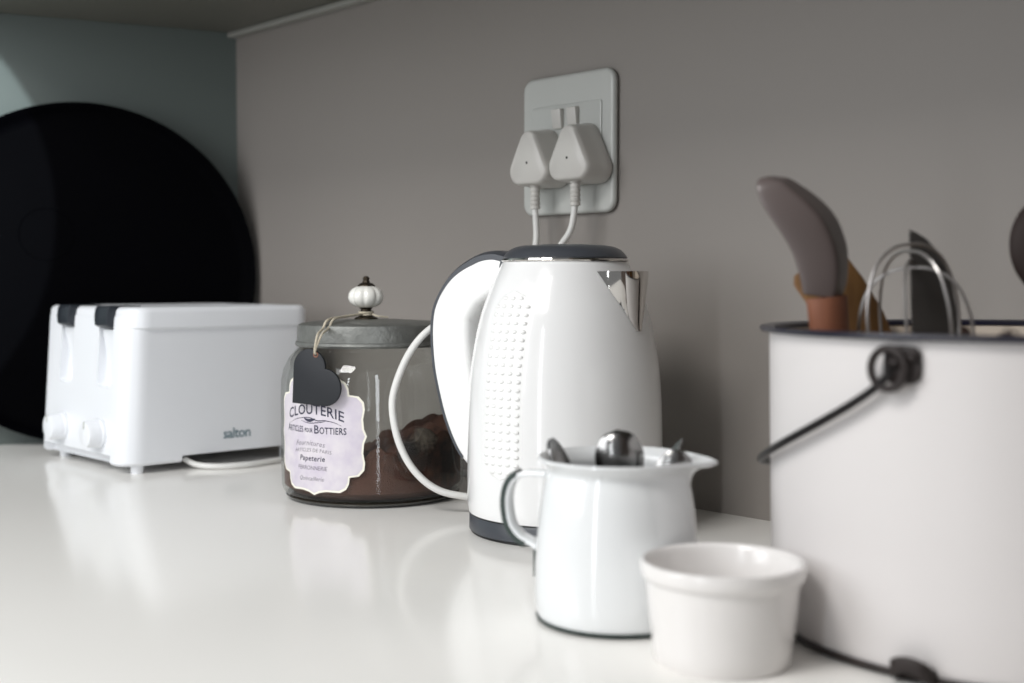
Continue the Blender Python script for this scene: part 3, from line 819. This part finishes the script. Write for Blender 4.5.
# --- utensils (coordinates in the bucket's own frame)
FL = .0075
def loft(bm, centers, side, halfw, halft, dish=0., n=24):
    """closed shell lofted along centers; side = width axis; dish hollows the face on the -normal side"""
    P = [Vector(c) for c in centers]; rings = []
    for i, p in enumerate(P):
        t = (P[min(i+1, len(P)-1)]-P[max(i-1, 0)]).normalized(); s = Vector(side[i] if isinstance(side, list) else side); s = (s-t*s.dot(t)).normalized(); nn = t.cross(s)
        ring = []
        for k in range(n):
            a = 2*pi*k/n; x = halfw[i]*cos(a); y = halft[i]*sin(a)
            if dish: y += dish*halfw[i]*(cos(a)**2)
            ring.append(bm.verts.new(p+s*x+nn*y))
        rings.append(ring)
    for i in range(len(rings)-1):
        for k in range(n): bm.faces.new([rings[i][k], rings[i][(k+1) % n], rings[i+1][(k+1) % n], rings[i+1][k]])
    bm.faces.new(rings[0][::-1]); bm.faces.new(rings[-1])

sp = thing('silicone_spoon', 'taupe silicone cooking spoon with reddish wooden handle at the left of the bucket', 'cooking spoon', B, VIEW)
ribs = [(-.1267, .2026, -.1006, .2014), (-.1286, .2118, -.0976, .2118), (-.1326, .2250, -.0970, .2268), (-.1384, .2358, -.0994, .2388), (-.1456, .2466, -.1049, .2508), (-.1512, .2550, -.1146, .2610), (-.1545, .2628, -.1261, .2688), (-.1552, .2674, -.1345, .2732), (-.1540, .2714, -.1440, .2742), (-.1518, .2730, -.1480, .2740)]
cl = catmull([(a, 0, b) for a, b, c, d in ribs], 5); cr = catmull([(c, 0, d) for a, b, c, d in ribs], 5)
SEC = [(-1, .0), (-.92, .14), (-.6, .38), (-.2, .62), (.10, .78), (.30, .86), (.40, .80), (.62, .46), (.86, .10), (1, -.12), (.9, -.25), (.4, -.34), (-.2, -.32), (-.7, -.2)]
bm = bmesh.new(); rings = []
for l_, r_ in zip(cl, cr):
    c_ = (l_+r_)/2; h_ = (r_-l_)*.53; u_ = h_.normalized()
    fw_ = (Vector((0, -1, 0))*.96-Vector((-u_.z, 0, u_.x))*.15).normalized()
    tw = Vector((0, .35*h_.length, 0))
    rings.append([bm.verts.new(c_+h_*x+tw*x+fw_*(y*h_.length*.85)) for x, y in SEC])
for i in range(len(rings)-1):
    for k in range(len(SEC)): bm.faces.new([rings[i][k], rings[i][(k+1) % len(SEC)], rings[i+1][(k+1) % len(SEC)], rings[i+1][k]])
bm.faces.new(rings[0][::-1]); bm.faces.new(rings[-1])
hd_ = obj('spoon_head', bm, M['silicone'], sp, label='taupe silicone bowl', sharp=70)
sb = hd_.modifiers.new('smooth', 'SUBSURF'); sb.levels = 2; sb.render_levels = 2
bm = bmesh.new()
loft(bm, [(-.080, .04, FL), (-.092, .025, .07), (-.1065, .004, .165), (-.1105, .0, .192), (-.1115, .0, .2015)], (1, .3, 0), [.008, .009, .0118, .0128, .0130], [.006, .007, .0085, .0095, .0100], n=24)
obj('handle', bm, M['red_wood'], sp, label='reddish brown wooden handle')

wt = thing('wooden_turner', 'golden wooden turner leaning behind the silicone spoon', 'turner', B, VIEW)
bm = bmesh.new()
dirv = Vector((-.058, .004, .080)).normalized()
a0 = Vector((-.081, .045, .186))
slo = lambda k: a0+dirv*k
bx = Vector((.80, .15, .58)).normalized()
loft(bm, [slo(-.045), slo(-.025), slo(-.005), slo(.02), slo(.042), slo(.0465)], (.81, .1, .58), [.008, .013, .018, .0200, .0195, .016], [.004, .0035, .003, .0026, .002, .0014], n=24)
obj('blade', bm, M['gold_wood'], wt, label='broad flat wooden blade')
bm = bmesh.new()
hend = Vector((.035, .035, FL))
loft(bm, [hend, hend.lerp(slo(-.04), .5), slo(-.04)], (.81, .1, .58), [.0065, .0065, .0075], [.0045, .0045, .0042], n=16)
obj('handle', bm, M['gold_wood'], wt)

wh = thing('wire_whisk', 'shiny wire balloon whisk standing in the bucket around the knife blade', 'whisk', B, VIEW)
w0 = Vector((-.048, .002, .080)); wtop = Vector((-.0640, -.004, .2330)); ax = (wtop-w0); WL = ax.length; ax.normalize()
ux = Vector((1, 0, 0)); ux = (ux-ax*ux.dot(ax)).normalized(); uy = ax.cross(ux)
for k in range(4):
    a = pi*k/4+.35; d = ux*cos(a)+uy*sin(a); bm = bmesh.new(); P = []
    half = [(.10, 0), (.30, .14), (.62, .32), (.88, .50), (1.0, .66), (.96, .80), (.76, .92), (.40, .985)]
    L2 = [(-x, z) for x, z in half]+[(0, 1.0)]+[(x, z) for x, z in half[::-1]]
    dz = (.0, -.010, -.004, -.014)[k]
    P = catmull([w0+ax*(z*(WL+dz))+d*(x*.0330) for x, z in L2], 6)
    tube(bm, P, .00105, 8)
    obj('wire_loop', bm, M['wire'], wh)
bm = bmesh.new(); tube(bm, [Vector((-.012, .006, FL)), w0-ax*.012, w0+ax*.006], .0075, 20)
obj('handle', bm, M['steel'], wh, label='steel tube handle')

kf = thing('serrated_knife', 'dark serrated bread knife standing blade up in the bucket', 'knife', B, VIEW)
bm = bmesh.new(); ol = [(.022, 0), (.0225, .06), (.0215, .09), (.0175, .107), (.0105, .1165), (.004, .1210), (0, .1225)]
k = 0
while .1225-.003*(k+1) > .002:
    z = .1225-.003*(k+1); ol += [(.0010, z+.0012), (-.0002, z)]; k += 1
ol.append((0, 0))
b2 = bmesh.new(); slab(b2, ol, -.0011, .0011, .0003, 1)
merge(bm, b2, Matrix(((1, 0, 0, -.0545), (0, 0, -1, .012), (0, 1, 0, .120), (0, 0, 0, 1))) @ Matrix.Rotation(radians(2), 4, 'Z'))
for v in bm.verts: v.co.x += (.2425-v.co.z)*.13*max(0, min(1, (v.co.x+.0545)/.02))*1.0
obj('knife_blade', bm, M['dark_steel'], kf, label='grey serrated blade')
bm = bmesh.new(); loft(bm, [(-.040, .020, FL), (-.042, .018, .05), (-.0445, .013, .10), (-.0455, .012, .124)], (1, .2, 0), [.011, .012, .0125, .011], [.007, .008, .008, .006], n=20)
obj('handle', bm, M['iron'], kf, label='dark handle')

ld = thing('serving_spoon', 'dark brown oval serving spoon at the right edge of the photo', 'serving spoon', B, VIEW)
bm = bmesh.new()
ts = [k/16 for k in range(17)]
c2 = [Vector((.0350, .012*t*t, .197+.070*t)) for t in ts]
H1 = [max(.0055*(1-t), .0335*sqrt(max(0, 1-(2*t-1)**2)))+.0004 for t in ts]; H2 = [.0015+.006*sqrt(max(0, 1-(2*t-1)**2)) for t in ts]
loft(bm, c2, (1, .1, 0), H1, H2, dish=.2, n=32)
obj('spoon_head', bm, M['brown_silicone'], ld)
bm = bmesh.new(); loft(bm, [(.012, -.03, FL), (.022, -.014, .11), (.030, .0, .199)], (1, .1, 0), [.006, .006, .0055], [.005, .005, .0045], n=16)
obj('handle', bm, M['brown_silicone'], ld)

# ------------------------------------------------------------------ light
def area(name, loc, target, sx, sy, power, col=(1, 1, 1)):
    l = bpy.data.lights.new(name, 'AREA'); l.shape = 'RECTANGLE'; l.size = sx; l.size_y = sy; l.energy = power; l.color = col
    o = bpy.data.objects.new(name, l); COL.objects.link(o); o.location = loc
    o.rotation_euler = (Vector(target)-Vector(loc)).to_track_quat('-Z', 'Y').to_euler(); return o
Rv = Vector((.68086, .73242, 0)); Fv = Vector((-.73242, .68086, 0)); KV = Vector((.764, -.133, 0))
def cv(x, back, z): return KV + Rv*x - Fv*back + Vector((0, 0, z))
area('window_light', cv(-1.5, .8, .75), cv(-.1, 0, .1), .8, 1.2, 14, (.96, .98, 1.0))
area('window_gap_light', cv(-1.05, 1.75, .35), cv(0, 0, .1), .06, 1.3, 5.0, (.93, .97, 1.0))
area('door_light', cv(.45, 2.8, .75), cv(-.5, 0, .1), .24, 2.2, 18, (.90, .95, 1.0))
area('ceiling_light', cv(-1.05, 1.25, 1.6), cv(-.25, .2, 0), .6, .6, 23, (1.0, .985, .96))
# added spot, standing in for the shaft of light across the wall and tray
sl = bpy.data.lights.new('wall_beam_spot', 'SPOT'); sl.energy = 75; sl.color = (.86, .96, 1.0); sl.spot_size = radians(31); sl.spot_blend = .04; sl.shadow_soft_size = .004
so_ = bpy.data.objects.new('wall_beam_spot', sl); COL.objects.link(so_)
so_.location = (.75, -1.15, .50)
tgt = CORNER+LD*.585+Vector((0, 0, .32))
so_.rotation_euler = (tgt-so_.location).to_track_quat('-Z', 'Y').to_euler()
W = bpy.data.worlds.new('room_light'); SC.world = W; W.use_nodes = True
bg = W.node_tree.nodes['Background']; bg.inputs[0].default_value = (.96, .98, 1.0, 1); bg.inputs[1].default_value = .22

# ------------------------------------------------------------------ camera
cd = bpy.data.cameras.new('camera'); cam = bpy.data.objects.new('camera', cd); COL.objects.link(cam)
Fw = Vector((-.73161697, .68011114, -.04674883)); Rw = Vector((.68085553, .73241774, 0)); Uw = Rw.cross(Fw)
cam.matrix_world = Matrix(((Rw.x, Uw.x, -Fw.x, 1.50942398), (Rw.y, Uw.y, -Fw.y, -.88724716), (Rw.z, Uw.z, -Fw.z, .21), (0, 0, 0, 1)))
cd.sensor_width = 36; cd.lens = 1250/1024*36; cd.clip_start = .02
cd.dof.use_dof = True; cd.dof.focus_distance = 1.08; cd.dof.aperture_fstop = 4.6
SC.camera = cam
vs = SC.view_settings; vs.view_transform = 'Standard'; vs.look = 'None'; vs.gamma = 1; vs.use_curve_mapping = False; vs.exposure = 0.0
SC.cycles.max_bounces = 10; SC.cycles.transparent_max_bounces = 12
SC.cycles.use_denoising = True
